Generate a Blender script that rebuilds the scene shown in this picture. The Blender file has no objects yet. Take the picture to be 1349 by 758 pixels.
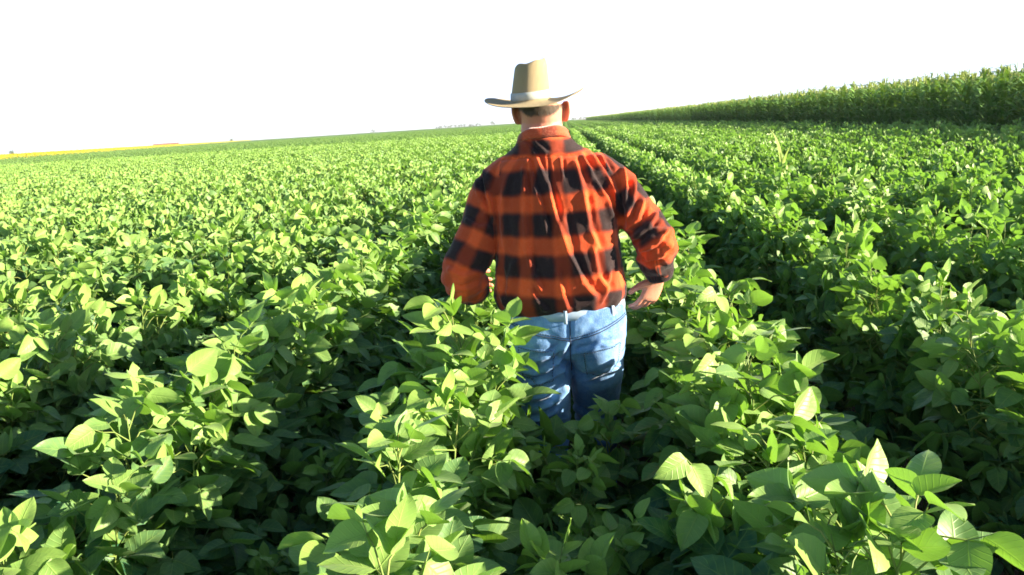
import bpy, bmesh, math, random
import numpy as np
from mathutils import Vector, Matrix, Euler, noise
from mathutils.bvhtree import BVHTree

random.seed(7); rng = np.random.default_rng(7)
scene = bpy.context.scene
COL = scene.collection
R = math.radians

# ------------------------------------------------------------------ camera
F_PX, IW, IH = 1100.0, 1349.0, 758.0
YAW, PITCH, ROLL = R(4.3147), R(11.1097), R(3.6905)
EYE = 1.66
cd = bpy.data.cameras.new('camera'); cam = bpy.data.objects.new('camera', cd); COL.objects.link(cam)
cd.sensor_width = 36; cd.lens = F_PX / IW * 36; cd.clip_start = 0.05; cd.clip_end = 12000
cam.matrix_world = (Matrix.Translation((0, 0, EYE)) @ Matrix.Rotation(YAW, 4, 'Z')
                    @ Matrix.Rotation(math.pi / 2 - PITCH, 4, 'X') @ Matrix.Rotation(-ROLL, 4, 'Z'))
scene.camera = cam

# ------------------------------------------------------------------ sky, sun, exposure
SUN_EL, SUN_AZ = R(14.0), R(-4)        # azimuth measured from +X (right of the rows) towards +Y (ahead)
sun_dir = Vector((math.cos(SUN_EL) * math.cos(SUN_AZ), math.cos(SUN_EL) * math.sin(SUN_AZ), math.sin(SUN_EL)))
w = bpy.data.worlds.new('World'); scene.world = w; w.use_nodes = True
nt = w.node_tree; nt.nodes.clear()
sky = nt.nodes.new('ShaderNodeTexSky'); sky.sky_type = 'NISHITA'; sky.sun_disc = False
sky.sun_elevation = SUN_EL; sky.sun_rotation = math.atan2(sun_dir.x, sun_dir.y)
sky.air_density = 1.0; sky.dust_density = 1.0; sky.ozone_density = 1.5
bg = nt.nodes.new('ShaderNodeBackground'); bg.inputs[1].default_value = 0.05
wo = nt.nodes.new('ShaderNodeOutputWorld')
# a bright hazy band low over the horizon, clear blue higher up
tcw = nt.nodes.new('ShaderNodeTexCoord'); sepw = nt.nodes.new('ShaderNodeSeparateXYZ'); nt.links.new(tcw.outputs['Generated'], sepw.inputs[0])
mrw = nt.nodes.new('ShaderNodeMapRange'); mrw.interpolation_type = 'SMOOTHSTEP'; nt.links.new(sepw.outputs[2], mrw.inputs[0])
mrw.inputs[1].default_value = .185; mrw.inputs[2].default_value = .25; mrw.inputs[3].default_value = 1; mrw.inputs[4].default_value = 0
mxw = nt.nodes.new('ShaderNodeMix'); mxw.data_type = 'RGBA'; nt.links.new(mrw.outputs[0], mxw.inputs[0])
nt.links.new(sky.outputs[0], mxw.inputs[6]); mxw.inputs[7].default_value = (4.5, 5.8, 8.4, 1)
nt.links.new(mxw.outputs[2], bg.inputs[0]); nt.links.new(bg.outputs[0], wo.inputs[0])
sd = bpy.data.lights.new('sun', 'SUN'); sd.energy = 4.4; sd.angle = R(0.5); sd.color = (1.0, 0.85, 0.62)
so = bpy.data.objects.new('sun', sd); COL.objects.link(so)
so.rotation_euler = sun_dir.to_track_quat('Z', 'Y').to_euler(); so.location = sun_dir * 50
vs = scene.view_settings
vs.view_transform = 'Standard'; vs.look = 'None'; vs.gamma = 1; vs.use_curve_mapping = False
vs.exposure = 2.3
scene.cycles.filter_width = 1.7
scene.display_settings.display_device = 'sRGB'
scene.cycles.max_bounces = 4; scene.cycles.transparent_max_bounces = 8
scene.cycles.diffuse_bounces = 2; scene.cycles.transmission_bounces = 3; scene.cycles.glossy_bounces = 2

# pixel of the 1349x758 photograph -> world point at distance Y (used as a ruler when modelling)
def at(px, py, Y):
    v = Vector(((px - IW / 2), -(py - IH / 2), -F_PX))
    d = cam.matrix_world.to_3x3() @ v
    return Vector((0, 0, EYE)) + d * (Y / d.y)

# ------------------------------------------------------------------ helpers
def tag(o, label=None, cat=None, group=None, kind=None):
    if label: o['label'] = label
    if cat: o['category'] = cat
    if group: o['group'] = group
    if kind: o['kind'] = kind
    return o
def link(name, me, parent=None):
    o = bpy.data.objects.new(name, me); COL.objects.link(o)
    if parent is not None: o.parent = parent
    return o
def smooth(me):
    me.polygons.foreach_set('use_smooth', [True] * len(me.polygons)); return me
def mesh_np(name, V, Fq, mats=(), uv=None, rnd=None, midx=None, sm=True):
    """V (n,3), Fq (m,k) equal-size faces, uv (n,2) per vertex, rnd (n,) per vertex"""
    V = np.asarray(V, dtype=np.float32); Fq = np.asarray(Fq, dtype=np.int32)
    me = bpy.data.meshes.new(name); m, k = Fq.shape
    me.vertices.add(len(V)); me.vertices.foreach_set('co', V.ravel())
    me.loops.add(m * k); me.loops.foreach_set('vertex_index', Fq.ravel())
    me.polygons.add(m); me.polygons.foreach_set('loop_start', np.arange(0, m * k, k, dtype=np.int32))
    me.polygons.foreach_set('loop_total', np.full(m, k, dtype=np.int32))
    if midx is not None: me.polygons.foreach_set('material_index', np.asarray(midx, dtype=np.int32))
    if sm: me.polygons.foreach_set('use_smooth', np.ones(m, dtype=bool))
    for mt in mats: me.materials.append(mt)
    if uv is not None:
        l = me.uv_layers.new(name='UVMap'); l.data.foreach_set('uv', np.asarray(uv, dtype=np.float32)[Fq.ravel()].ravel())
    if rnd is not None:
        a = me.attributes.new('rnd', 'FLOAT', 'POINT'); a.data.foreach_set('value', np.asarray(rnd, dtype=np.float32))
    me.update(calc_edges=True); me.validate(); return me

class NT:
    """tiny node-tree writer"""
    def __init__(s, name):
        s.m = bpy.data.materials.new(name); s.m.use_nodes = True; s.t = s.m.node_tree; s.t.nodes.clear()
        s.out = s.n('ShaderNodeOutputMaterial')
    def n(s, t, **k):
        x = s.t.nodes.new(t)
        for a, b in k.items(): setattr(x, a, b)
        return x
    def l(s, a, b): s.t.links.new(a, b)
    def set(s, sock, v):
        if isinstance(v, bpy.types.NodeSocket): s.l(v, sock)
        else: sock.default_value = v
    def math(s, op, a, b=0.0, c=0.0, clamp=False):
        x = s.n('ShaderNodeMath', operation=op, use_clamp=clamp)
        s.set(x.inputs[0], a); s.set(x.inputs[1], b); s.set(x.inputs[2], c); return x.outputs[0]
    def mix(s, f, a, b, blend='MIX'):
        x = s.n('ShaderNodeMix', data_type='RGBA', blend_type=blend)
        s.set(x.inputs[0], f); s.set(x.inputs[6], a); s.set(x.inputs[7], b); return x.outputs[2]
    def ramp(s, f, a, b, lo=0.0, hi=1.0):
        x = s.n('ShaderNodeMapRange'); x.interpolation_type = 'SMOOTHSTEP'
        s.set(x.inputs[0], f); x.inputs[1].default_value = a; x.inputs[2].default_value = b
        x.inputs[3].default_value = lo; x.inputs[4].default_value = hi; return x.outputs[0]
    def noise(s, scale, detail=3.0, rough=0.5, vec=None):
        x = s.n('ShaderNodeTexNoise'); x.inputs['Scale'].default_value = scale
        x.inputs['Detail'].default_value = detail; x.inputs['Roughness'].default_value = rough
        if vec is not None: s.l(vec, x.inputs['Vector'])
        return x.outputs[0]
    def attr(s, name, out='Fac'): return s.n('ShaderNodeAttribute', attribute_name=name).outputs[out]
    def tex(s, o='Object'): return s.n('ShaderNodeTexCoord').outputs[o]
    def bump(s, h, strength, dist):
        x = s.n('ShaderNodeBump'); x.inputs['Strength'].default_value = strength
        x.inputs['Distance'].default_value = dist; s.l(h, x.inputs['Height']); return x.outputs[0]
    def pbr(s, col, rough=0.7, spec=0.3, normal=None, sheen=0.0, sss=0.0, final=True, **k):
        p = s.n('ShaderNodeBsdfPrincipled'); s.set(p.inputs['Base Color'], col); s.set(p.inputs['Roughness'], rough)
        p.inputs['Specular IOR Level'].default_value = spec
        if sheen: p.inputs['Sheen Weight'].default_value = sheen; p.inputs['Sheen Roughness'].default_value = 0.4
        if sss:
            p.inputs['Subsurface Weight'].default_value = sss; p.inputs['Subsurface Radius'].default_value = (1, .35, .2)
            p.inputs['Subsurface Scale'].default_value = k.get('sscale', 0.008)
        if normal is not None: s.l(normal, p.inputs['Normal'])
        if final: s.l(p.outputs[0], s.out.inputs[0])
        return p.outputs[0]
def C(r, g, b): return (r, g, b, 1)

# ------------------------------------------------------------------ plant materials
def leaf_mat(name, dark, light, trans, tfac, veins=True, rough=0.45, spec=0.28):
    t = NT(name); rnd = t.attr('rnd')
    uvn = t.n('ShaderNodeUVMap'); sep = t.n('ShaderNodeSeparateXYZ'); t.l(uvn.outputs[0], sep.inputs[0])
    u, v = sep.outputs[0], sep.outputs[1]
    oi = t.n('ShaderNodeObjectInfo').outputs['Random']
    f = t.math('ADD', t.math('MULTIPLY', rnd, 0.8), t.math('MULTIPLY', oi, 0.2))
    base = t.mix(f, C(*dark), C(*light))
    nz = t.noise(45, 2, 0.5, t.tex('Object'))
    base = t.mix(t.ramp(nz, .35, .75, 0, .25), base, C(*light))
    nrm = None
    if veins:
        au = t.math('ABSOLUTE', u)
        mid = t.ramp(au, 0.0, 0.07, 1, 0)
        ph = t.math('FRACT', t.math('SUBTRACT', t.math('MULTIPLY', v, 7.0), t.math('MULTIPLY', t.math('POWER', au, .8), 1.7)))
        lat = t.ramp(t.math('ABSOLUTE', t.math('SUBTRACT', ph, 0.5)), 0.0, 0.13, 1, 0)
        vein = t.math('MAXIMUM', mid, t.math('MULTIPLY', lat, 0.45))
        base = t.mix(t.math('MULTIPLY', vein, 0.32), base, C(light[0] * 1.7, light[1] * 1.5, light[2] * 1.6))
        nrm = t.bump(t.math('ADD', vein, t.math('MULTIPLY', nz, .6)), 0.35, 0.004)
    geo = t.n('ShaderNodeNewGeometry').outputs['Backfacing']
    base = t.mix(t.math('MULTIPLY', geo, 0.35), base, C(light[0] * 1.2, light[1] * 1.15, light[2] * 1.6))
    p = t.pbr(base, rough, spec, nrm, sheen=0.07, final=False)
    tr = t.n('ShaderNodeBsdfTranslucent'); t.set(tr.inputs[0], t.mix(0.35, C(*trans), base))
    if nrm is not None: t.l(nrm, tr.inputs['Normal'])
    mx = t.n('ShaderNodeMixShader'); mx.inputs[0].default_value = tfac
    t.l(p, mx.inputs[1]); t.l(tr.outputs[0], mx.inputs[2]); t.l(mx.outputs[0], t.out.inputs[0])
    return t.m
M = {}
M['soy'] = leaf_mat('soybean_leaf', (0.014, 0.088, 0.060), (0.250, 0.405, 0.088), (0.30, 0.66, 0.02), 0.24)  # dark end tinted teal to imitate leaves in shade
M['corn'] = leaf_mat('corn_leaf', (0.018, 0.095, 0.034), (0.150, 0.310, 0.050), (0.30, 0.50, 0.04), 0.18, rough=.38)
t = NT('plant_stem'); M['stem'] = t.m; t.pbr(t.mix(t.attr('rnd'), C(.10, .20, .04), C(.26, .30, .08)), .6, .3)
t = NT('corn_tassel'); M['tassel'] = t.m; t.pbr(t.mix(t.noise(8), C(.26, .36, .08), C(.44, .50, .15)), .7, .2)

# ------------------------------------------------------------------ soybean plant shapes
W_T = np.array([0, .05, .14, .28, .42, .57, .72, .87, 1.0]); W_V = np.array([.0, .58, .88, 1.0, .99, .90, .70, .38, .0])
def leaf_template(nt_, ns):
    t = np.linspace(0, 1, nt_ + 1) ** (1.0 if nt_ < 8 else 1.15); s = np.linspace(-1, 1, ns + 1)
    T, S = np.meshgrid(t, s, indexing='ij'); wv = np.interp(T, W_T, W_V)
    idx = np.arange(T.size).reshape(T.shape)
    F = np.stack([idx[:-1, :-1], idx[:-1, 1:], idx[1:, 1:], idx[1:, :-1]], -1).reshape(-1, 4)
    return T.ravel(), S.ravel(), wv.ravel(), F
def frame(d, up, roll):
    d = d / np.linalg.norm(d); x = np.cross(d, up)
    if np.linalg.norm(x) < 1e-4: x = np.array([1., 0, 0])
    x /= np.linalg.norm(x); z = np.cross(x, d)
    c, s = math.cos(roll), math.sin(roll)
    return c * x + s * z, d, -s * x + c * z
def put_leaf(acc, tmpl, p, d, roll, L, Wd, fold, curl, rnd, r):
    T, S, wv, F = tmpl; x, y, z = frame(d, np.array([0, 0, 1.]), roll)
    lx = S * wv * Wd / 2
    lz = fold * np.abs(S) * wv * Wd / 2 - curl * L * T ** 2 + 0.022 * L * np.sin(T * 8 + r.uniform(0, 6)) * np.abs(S) ** 2 + .02 * L * np.sin(S * 3 + r.uniform(0, 6))
    bend = r.normal(0, .06) * L * T ** 2
    P = p + np.outer(lx + bend, x) + np.outer(T * L, y) + np.outer(lz, z)
    acc['F'].append(F + acc['n']); acc['V'].append(P); acc['n'] += len(P)
    acc['uv'].append(np.stack([S, T], -1)); acc['r'].append(np.full(len(P), rnd))
def put_tube(acc, pts, rads, k, rnd):
    pts = np.asarray(pts, float); n = len(pts); ang = np.arange(k) * 2 * np.pi / k
    P = []
    for i in range(n):
        d = pts[min(i + 1, n - 1)] - pts[max(i - 1, 0)]; x, y, z = frame(d + 1e-9, np.array([0.13, .2, 1.]), 0)
        P.append(pts[i] + rads[i] * (np.outer(np.cos(ang), x) + np.outer(np.sin(ang), z)))
    P = np.concatenate(P); q = []
    for i in range(n - 1):
        for j in range(k): q.append((i * k + j, i * k + (j + 1) % k, (i + 1) * k + (j + 1) % k, (i + 1) * k + j))
    acc['F'].append(np.array(q) + acc['n']); acc['V'].append(P); acc['n'] += len(P)
    acc['uv'].append(np.zeros((len(P), 2))); acc['r'].append(np.full(len(P), rnd))
def new_acc(): return dict(F=[], V=[], uv=[], r=[], n=0)
def acc_mesh(acc, name, mats):
    return mesh_np(name, np.concatenate(acc['V']), np.concatenate(acc['F']), mats, np.concatenate(acc['uv']), np.concatenate(acc['r']))
def join_acc(a, b, name, mats):
    V = np.concatenate(a['V'] + b['V']); Fa = np.concatenate(a['F']); Fb = np.concatenate(b['F']) + a['n']
    return mesh_np(name, V, np.concatenate([Fa, Fb]), mats, np.concatenate(a['uv'] + b['uv']), np.concatenate(a['r'] + b['r']),
                   np.concatenate([np.zeros(len(Fa)), np.ones(len(Fb))]))

def soy(seed, lod, h=0.93):
    """one bushy plant: a stem with two side branches, petioles and trifoliate leaves"""
    r = np.random.default_rng(seed); L_, S_ = new_acc(), new_acc()
    tm = {0: leaf_template(9, 4), 1: leaf_template(4, 2), 2: leaf_template(3, 2)}[lod]
    stems = [(np.array([0, 0, 0.]), np.array([r.normal(0, .05), r.normal(0, .05), 1.]), h, 1.0)]
    for sgn in (-1, 1, -1 if r.random() < .5 else 1):
        stems.append((np.array([0, 0, r.uniform(.12, .3)]), np.array([sgn * r.uniform(.04, .17), r.normal(0, .16), 1.]), h * r.uniform(.50, .70), .7))
    for sgn in (-1, 1):       # low branches that reach into the gap between the rows
        stems.append((np.array([0, 0, r.uniform(.05, .15)]), np.array([sgn * r.uniform(.55, .95), r.normal(0, .25), 1.]), h * r.uniform(.48, .60), .65))
    for bi, (p0, d, ln, th) in enumerate(stems):
        n = 9; pts = []
        wob = r.normal(0, .012, (n, 3)); ln2 = ln - p0[2] * .3
        for i in range(n):
            q = p0 + d * ln2 * i / (n - 1) * (1 / np.linalg.norm(d)) + wob[i] * (i > 0); pts.append(q)
        pts = np.array(pts); tt = np.linspace(0, 1, n)
        put_tube(S_, pts, .0048 * th * (1 - .65 * tt), 5 if lod == 0 else 3, r.uniform(0, .6))
        nn = int({0: 29, 1: 25, 2: 9}[lod] * ln / .93); az0 = r.uniform(0, 6.28)
        for i in range(nn):
            f = .30 + .70 * max(0, (i + r.uniform(-.3, .3)) / nn) ** .85; f = min(max(f, .2), 1)
            if bi == 0 and f < .35 and r.random() < .5: continue
            p = np.array([np.interp(f, tt, pts[:, k]) for k in range(3)])
            az = az0 + i * 2.4 + r.normal(0, .5)
            top = max(0, (f - .8) / .2)
            pl = r.uniform(.08, .19) * (1 - .60 * top); el = r.uniform(.15, 1.0) + .3 * top
            dv = np.array([math.cos(az) * math.cos(el), math.sin(az) * math.cos(el), math.sin(el)])
            q1 = p + dv * pl * .55 + np.array([0, 0, .012]); q2 = p + dv * pl + np.array([0, 0, -.015 + .02 * r.random()])
            put_tube(S_, [p, q1, q2], [.0022, .0017, .0014], 4 if lod == 0 else 3, r.uniform(.3, 1))
            size = r.uniform(.072, .104) * (1 - .42 * top * r.random()) * (1.0 if lod < 2 else 1.35)
            age_shade = min(1, max(0, r.normal(.05, .14) + .76 * max(0, (p[2] / h - .40) / .60) ** 1.8 + .25 * top))  # young tops lighter; low leaves coloured darker still to imitate canopy shade
            if r.random() < .022 and f < .8: age_shade = 1.5
            tilt = r.normal(-.02, .52); lean = None
            if r.random() < .24: tilt += r.uniform(.5, 1.1)
            for k, off in enumerate((0, 1.25, -1.25)):
                a2 = az + off + r.normal(0, .2); e2 = tilt + r.normal(0, .22) + (-.1 if k else 0)
                ld = np.array([math.cos(a2) * math.cos(e2), math.sin(a2) * math.cos(e2), math.sin(e2)])
                st = q2 + (dv * .022 if k == 0 else dv * 0.0)
                if k == 0: put_tube(S_, [q2, st], [.0012, .001], 3, .5)
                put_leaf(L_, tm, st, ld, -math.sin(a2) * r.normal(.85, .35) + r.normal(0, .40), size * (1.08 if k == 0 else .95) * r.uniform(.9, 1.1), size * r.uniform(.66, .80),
                         r.uniform(.05, .5), r.normal(.12, .16), min(1.6, max(0, age_shade + r.normal(0, .06))), r)
    return L_, S_

NEAR, MID, FAR = 9, 6, 3
near_meshes = []
for i in range(NEAR):
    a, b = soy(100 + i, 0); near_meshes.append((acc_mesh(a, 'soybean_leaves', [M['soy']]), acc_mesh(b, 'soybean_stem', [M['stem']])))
def proto(name, me): return bpy.data.objects.new(name, me)
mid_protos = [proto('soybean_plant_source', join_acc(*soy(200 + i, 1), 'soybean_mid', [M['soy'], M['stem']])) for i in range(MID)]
ROWS = 0.87
def soy_tile(seed, n=30):
    r = np.random.default_rng(seed); A, B = new_acc(), new_acc()
    tm = leaf_template(2, 2)
    for i in range(4):
        for j in range(11):
            x0 = -1.5 * ROWS + ROWS * i + r.normal(0, .05); y0 = -1.5 + .28 * j + r.normal(0, .05)
            for k in range(n):
                a = r.uniform(0, 6.28); rr = abs(r.normal(0, .17)); z = .97 - 1.4 * rr ** 1.6 - abs(r.normal(0, .10))
                a2 = r.uniform(0, 6.28); e = r.normal(0, .5)
                put_leaf(A, tm, np.array([x0 + rr * math.cos(a) * 1.2, y0 + rr * math.sin(a), z]), np.array([math.cos(a2) * math.cos(e), math.sin(a2) * math.cos(e), math.sin(e)]),
                         r.normal(0, .5), .14, .10, .2, .1, min(1, max(0, r.normal(.5, .2))), r)
    put_tube(B, [[0, 0, 0], [0, 0, .6]], [.004, .004], 3, .5)
    return join_acc(A, B, 'soybean_tile', [M['soy'], M['stem']])
tile_protos = [proto('soybean_tile_source', soy_tile(300 + i)) for i in range(FAR)]

def scatter(name, P, rot, scl, idx, protos, mats=()):
    """one object of points; each point carries an instance of one of protos"""
    me = bpy.data.meshes.new(name); me.vertices.add(len(P)); me.vertices.foreach_set('co', np.asarray(P, np.float32).ravel())
    for nm, ty, val in (('rot', 'FLOAT_VECTOR', rot), ('scl', 'FLOAT_VECTOR', scl), ('idx', 'INT', idx)):
        a = me.attributes.new(nm, ty, 'POINT')
        a.data.foreach_set('value' if ty == 'INT' else 'vector', np.asarray(val, np.int32 if ty == 'INT' else np.float32).ravel())
    o = link(name, me)
    g = bpy.data.node_groups.new(name + '_nodes', 'GeometryNodeTree')
    g.interface.new_socket('Geometry', in_out='INPUT', socket_type='NodeSocketGeometry')
    g.interface.new_socket('Geometry', in_out='OUTPUT', socket_type='NodeSocketGeometry')
    N = g.nodes.new; gi, go = N('NodeGroupInput'), N('NodeGroupOutput')
    iop = N('GeometryNodeInstanceOnPoints'); join = N('GeometryNodeJoinGeometry')
    for p in reversed(protos):
        oi = N('GeometryNodeObjectInfo'); oi.inputs[0].default_value = p; oi.inputs['As Instance'].default_value = True
        g.links.new(oi.outputs['Geometry'], join.inputs[0])
    def attr(nm, ty):
        a = N('GeometryNodeInputNamedAttribute'); a.data_type = ty; a.inputs[0].default_value = nm; return a.outputs[0]
    e2r = N('FunctionNodeEulerToRotation')
    g.links.new(attr('rot', 'FLOAT_VECTOR'), e2r.inputs[0]); g.links.new(e2r.outputs[0], iop.inputs['Rotation'])
    g.links.new(attr('scl', 'FLOAT_VECTOR'), iop.inputs['Scale']); g.links.new(attr('idx', 'INT'), iop.inputs['Instance Index'])
    iop.inputs['Pick Instance'].default_value = True
    g.links.new(gi.outputs[0], iop.inputs['Points']); g.links.new(join.outputs[0], iop.inputs['Instance'])
    g.links.new(iop.outputs[0], go.inputs[0])
    m = o.modifiers.new('scatter', 'NODES'); m.node_group = g
    return o

# ------------------------------------------------------------------ ground
t = NT('soil'); n1 = t.noise(1.2, 6, .6, t.tex()); n2 = t.noise(35, 5, .7, t.tex())
t.pbr(t.mix(n1, C(.075, .052, .034), C(.16, .115, .075)), .95, .1, t.bump(n2, .8, .03)); M['soil'] = t.m
g = bmesh.new()
xs = [-6000, -1500, -400, -100, -30, -10, 10, 30, 100, 400, 1500, 6000]
vv = [[g.verts.new((x, y, 0)) for x in xs] for y in xs]
for i in range(len(xs) - 1):
    for j in range(len(xs) - 1): g.faces.new((vv[i][j], vv[i][j + 1], vv[i + 1][j + 1], vv[i + 1][j]))
me = bpy.data.meshes.new('ground'); g.to_mesh(me); me.materials.append(M['soil'])
tag(link('ground', me), 'brown soil of the field under the crops', 'ground', kind='structure')

# ------------------------------------------------------------------ soybean rows
ROW = 0.87; ROW0 = 0.46; CORN_X = 10.3
def in_view(x, y, z, m=60):
    v = cam.matrix_world.inverted() @ Vector((x, y, z))
    if v.z > -.15: return None
    px, py = IW / 2 + v.x / -v.z * F_PX, IH / 2 - v.y / -v.z * F_PX
    return (-m < px < IW + m and py < IH + m)
near_list, rest = [], []
for k in range(-90, 14):
    X = ROW0 + ROW * k
    if X > CORN_X - .55: continue
    y = -7.0
    while y < 62:
        y += random.uniform(.13, .21)
        far = math.hypot(X, y)
        if y < -2 and abs(X) > 9: continue
        if abs(X) > 4 + .72 * abs(y) + 3: continue
        x = X + random.gauss(0, .022 if k > 0 else .035)
        (near_list if in_view(x, y, .95, 40) or in_view(x, y, .5, 20) else rest).append((x, y, k))
for i in range(16):      # stunted plants that close the gap the man walks in, low down
    near_list.append((random.uniform(-.10, .10), .3 + i * .15 + random.uniform(-.04, .04), 99))
for i in range(11):     # and a few more in the gaps either side
    near_list.append((ROW0 + ROW / 2 + random.uniform(-.07, .07), .5 + i * .24 + random.uniform(-.06, .06), 98))
    near_list.append((ROW0 - ROW * 1.5 + random.uniform(-.07, .07), .5 + i * .24 + random.uniform(-.06, .06), 97))
near_list.sort(key=lambda a: math.hypot(a[0], a[1], .8))
near_list, more_ = near_list[:300], near_list[300:]; rest += more_
NAMES = ['first', 'second', 'third', 'fourth', 'fifth', 'sixth', 'seventh', 'eighth', 'ninth', 'tenth', 'eleventh', 'twelfth']
MAN_Y = 2.92
for i, (x, y, k) in enumerate(near_list):
    low = {99: 'behind the walking man', 98: 'right of the man\'s right-hand row', 97: 'left of the man\'s left-hand row'}.get(k)
    gapside = k in (97, 98)
    if low: k = 0
    side = 'right' if k >= 0 else 'left'; nth = NAMES[k if k >= 0 else -k - 1]
    where = ('nearer the camera than him' if y < MAN_Y - .35 else 'level with him' if y < MAN_Y + .35 else 'just beyond him')
    root = link('soybean_plant', None); lm, sm_ = near_meshes[random.randrange(NEAR)]
    dz = 0.0
    root.location = (x, y, 0)
    root.rotation_euler = (random.gauss(0, .05), random.gauss(0, .05), random.gauss(0, .45))
    s = random.gauss(1.0, .045)
    if gapside: s *= random.uniform(.55, .70)
    elif low: s *= random.uniform(.60, .74) if y < 1.2 else random.uniform(.60, .76)
    if k == -1 and not low and 2.35 < y < 2.85: s *= 1.03; root.location.x += .01
    if k in (0, -1) and not low and MAN_Y - .30 < y < MAN_Y + .45: root.location.x += .05 if k == 0 else -.07; s *= .96
    root.scale = (s * (.72 if k > 0 else .86 if k < -2 else 1.12 if not low else 1), s, s * random.uniform(.95, 1.05))
    tag(root, f'short leafy soybean plant in the dark gap {low}' if low else f'leafy soybean plant in {nth} row {side} of walking man, {where}', 'soybean plant', 'soybean plants in the near rows')
    link('stem', sm_, root); link('leaves', lm, root)

P, RT, SC, ID = [], [], [], []
for (x, y, k) in rest:
    if math.hypot(x, y) > 24 and random.random() < .25: continue
    s = random.gauss(1.0, .05)
    P.append((x, y, 0)); RT.append((random.gauss(0, .05), random.gauss(0, .05), random.gauss(0, .45)))
    SC.append((s * (.58 if k > 0 else .76), s, s)); ID.append(random.randrange(MID))
NP = len(P)
y = 62 + 1.4
while y < 330:
    x = ROW0 + ROW * 13 - 1.5 - .35 - ROW * .5
    x = ROW0 + ROW * 10.5 - 1.5 * ROW
    while x > -(4 + .75 * y + 6):
        s = 1.0
        P.append((x, y, 0)); RT.append((0, 0, random.choice((0, math.pi)))); SC.append((1, 1, random.uniform(.97, 1.03))); ID.append(MID + random.randrange(FAR))
        x -= 4 * ROW
    y += 3.0
# instance order inside the join is resolved by index
o = scatter('soybean_field', P, RT, SC, ID, mid_protos + tile_protos)
tag(o, 'the rest of the soybean rows running on to the horizon', 'crop field', kind='stuff')

# beyond the last rows the crop is a rough, unbroken canopy
t = NT('distant_crop_leaf'); n1 = t.noise(.5, 8, .75, t.tex()); t.pbr(t.mix(n1, C(.07, .17, .035), C(.15, .27, .06)), .8, .1, t.bump(n1, .6, .5)); M['dist'] = t.m
nx, ny = 130, 60; V = []; 
ysr = 320 * (2600 / 320) ** np.linspace(0, 1, ny)
for yy in ysr:
    for i in range(nx):
        V.append((-.95 * yy + (13 + .95 * yy) * (i / (nx - 1)), yy, .93 + random.uniform(-.06, .06)))
idx = np.arange(nx * ny).reshape(ny, nx)
Fq = np.stack([idx[:-1, :-1], idx[:-1, 1:], idx[1:, 1:], idx[1:, :-1]], -1).reshape(-1, 4)
o = link('distant_soybean_canopy', mesh_np('distant_soybean_canopy', V, Fq, [M['dist']]))
tag(o, 'far green soybean canopy at the horizon', 'crop field', kind='stuff')

# ------------------------------------------------------------------ corn
def corn(seed, lod):
    r = np.random.default_rng(seed); S_, L_, T_ = new_acc(), new_acc(), new_acc()
    h = 2.12; pts = np.array([[0, 0, 0], [r.normal(0, .02), r.normal(0, .02), h * .5], [r.normal(0, .04), r.normal(0, .04), h]])
    put_tube(S_, pts, [.014, .012, .006], 5 if lod == 0 else 3, .3)
    az = r.uniform(0, 6.28); nL = 16 if lod == 0 else 15; nseg = 7 if lod == 0 else 4
    for i in range(nL):
        f = .14 + .82 * i / nL; p = np.array([np.interp(f, [0, .5, 1], pts[:, k]) for k in range(3)])
        a = az + math.pi * i + r.normal(0, .35); L = r.uniform(.60, .85) * (1 - .28 * max(0, f - .6) / .4); wd = r.uniform(.085, .115)
        el0 = r.uniform(.9, 1.25); droop = r.uniform(1.5, 2.6); side = np.array([-math.sin(a), math.cos(a), 0])
        cur = p.copy(); rows = []
        for k in range(nseg + 1):
            tt = k / nseg; el = el0 - droop * tt ** 1.3
            wv = wd * (.55 + .45 * math.sin(min(1, tt * 2.2) * math.pi / 2)) * (1 - tt ** 2.5) / 2
            twist = side * math.cos(.5 * tt * r.normal(0, 1)) + np.array([0, 0, 1]) * .25 * math.sin(tt * 5 + i)
            rows += [cur - twist * wv, cur + np.array([0, 0, -.012]), cur + twist * wv]
            cur = cur + np.array([math.cos(a) * math.cos(el), math.sin(a) * math.cos(el), math.sin(el)]) * L / nseg
        Vv = np.array(rows); q = [(k * 3 + j, k * 3 + j + 1, k * 3 + j + 4, k * 3 + j + 3) for k in range(nseg) for j in (0, 1)]
        L_['F'].append(np.array(q) + L_['n']); L_['V'].append(Vv); L_['n'] += len(Vv)
        L_['uv'].append(np.array([(s, k / nseg) for k in range(nseg + 1) for s in (-1, 0, 1)])); L_['r'].append(np.full(len(Vv), min(1, max(0, r.normal(.02 + .85 * f * f, .12)))))  # low leaves coloured darker, upper ones brighter, imitating shaded front and sunlit crest
    top = pts[-1]
    for i in range(8 if lod == 0 else 5):
        a = r.uniform(0, 6.28); s = 0.05 if i == 0 else r.uniform(.25, .7); L = r.uniform(.10, .18)
        d = np.array([math.cos(a) * s, math.sin(a) * s, 1]); d /= np.linalg.norm(d); q = top + [0, 0, .02 + .015 * i]
        put_tube(T_, [top, q + d * L * .55, q + d * L + np.array([math.cos(a), math.sin(a), -.4]) * s * .06], [.006, .009, .004], 4 if lod == 0 else 3, .5)
    return S_, L_, T_
corn_near = []
for i in range(5):
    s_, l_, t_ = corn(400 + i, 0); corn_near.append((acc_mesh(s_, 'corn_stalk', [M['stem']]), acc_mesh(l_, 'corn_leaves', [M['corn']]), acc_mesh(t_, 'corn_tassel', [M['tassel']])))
corn_protos = []
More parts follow.
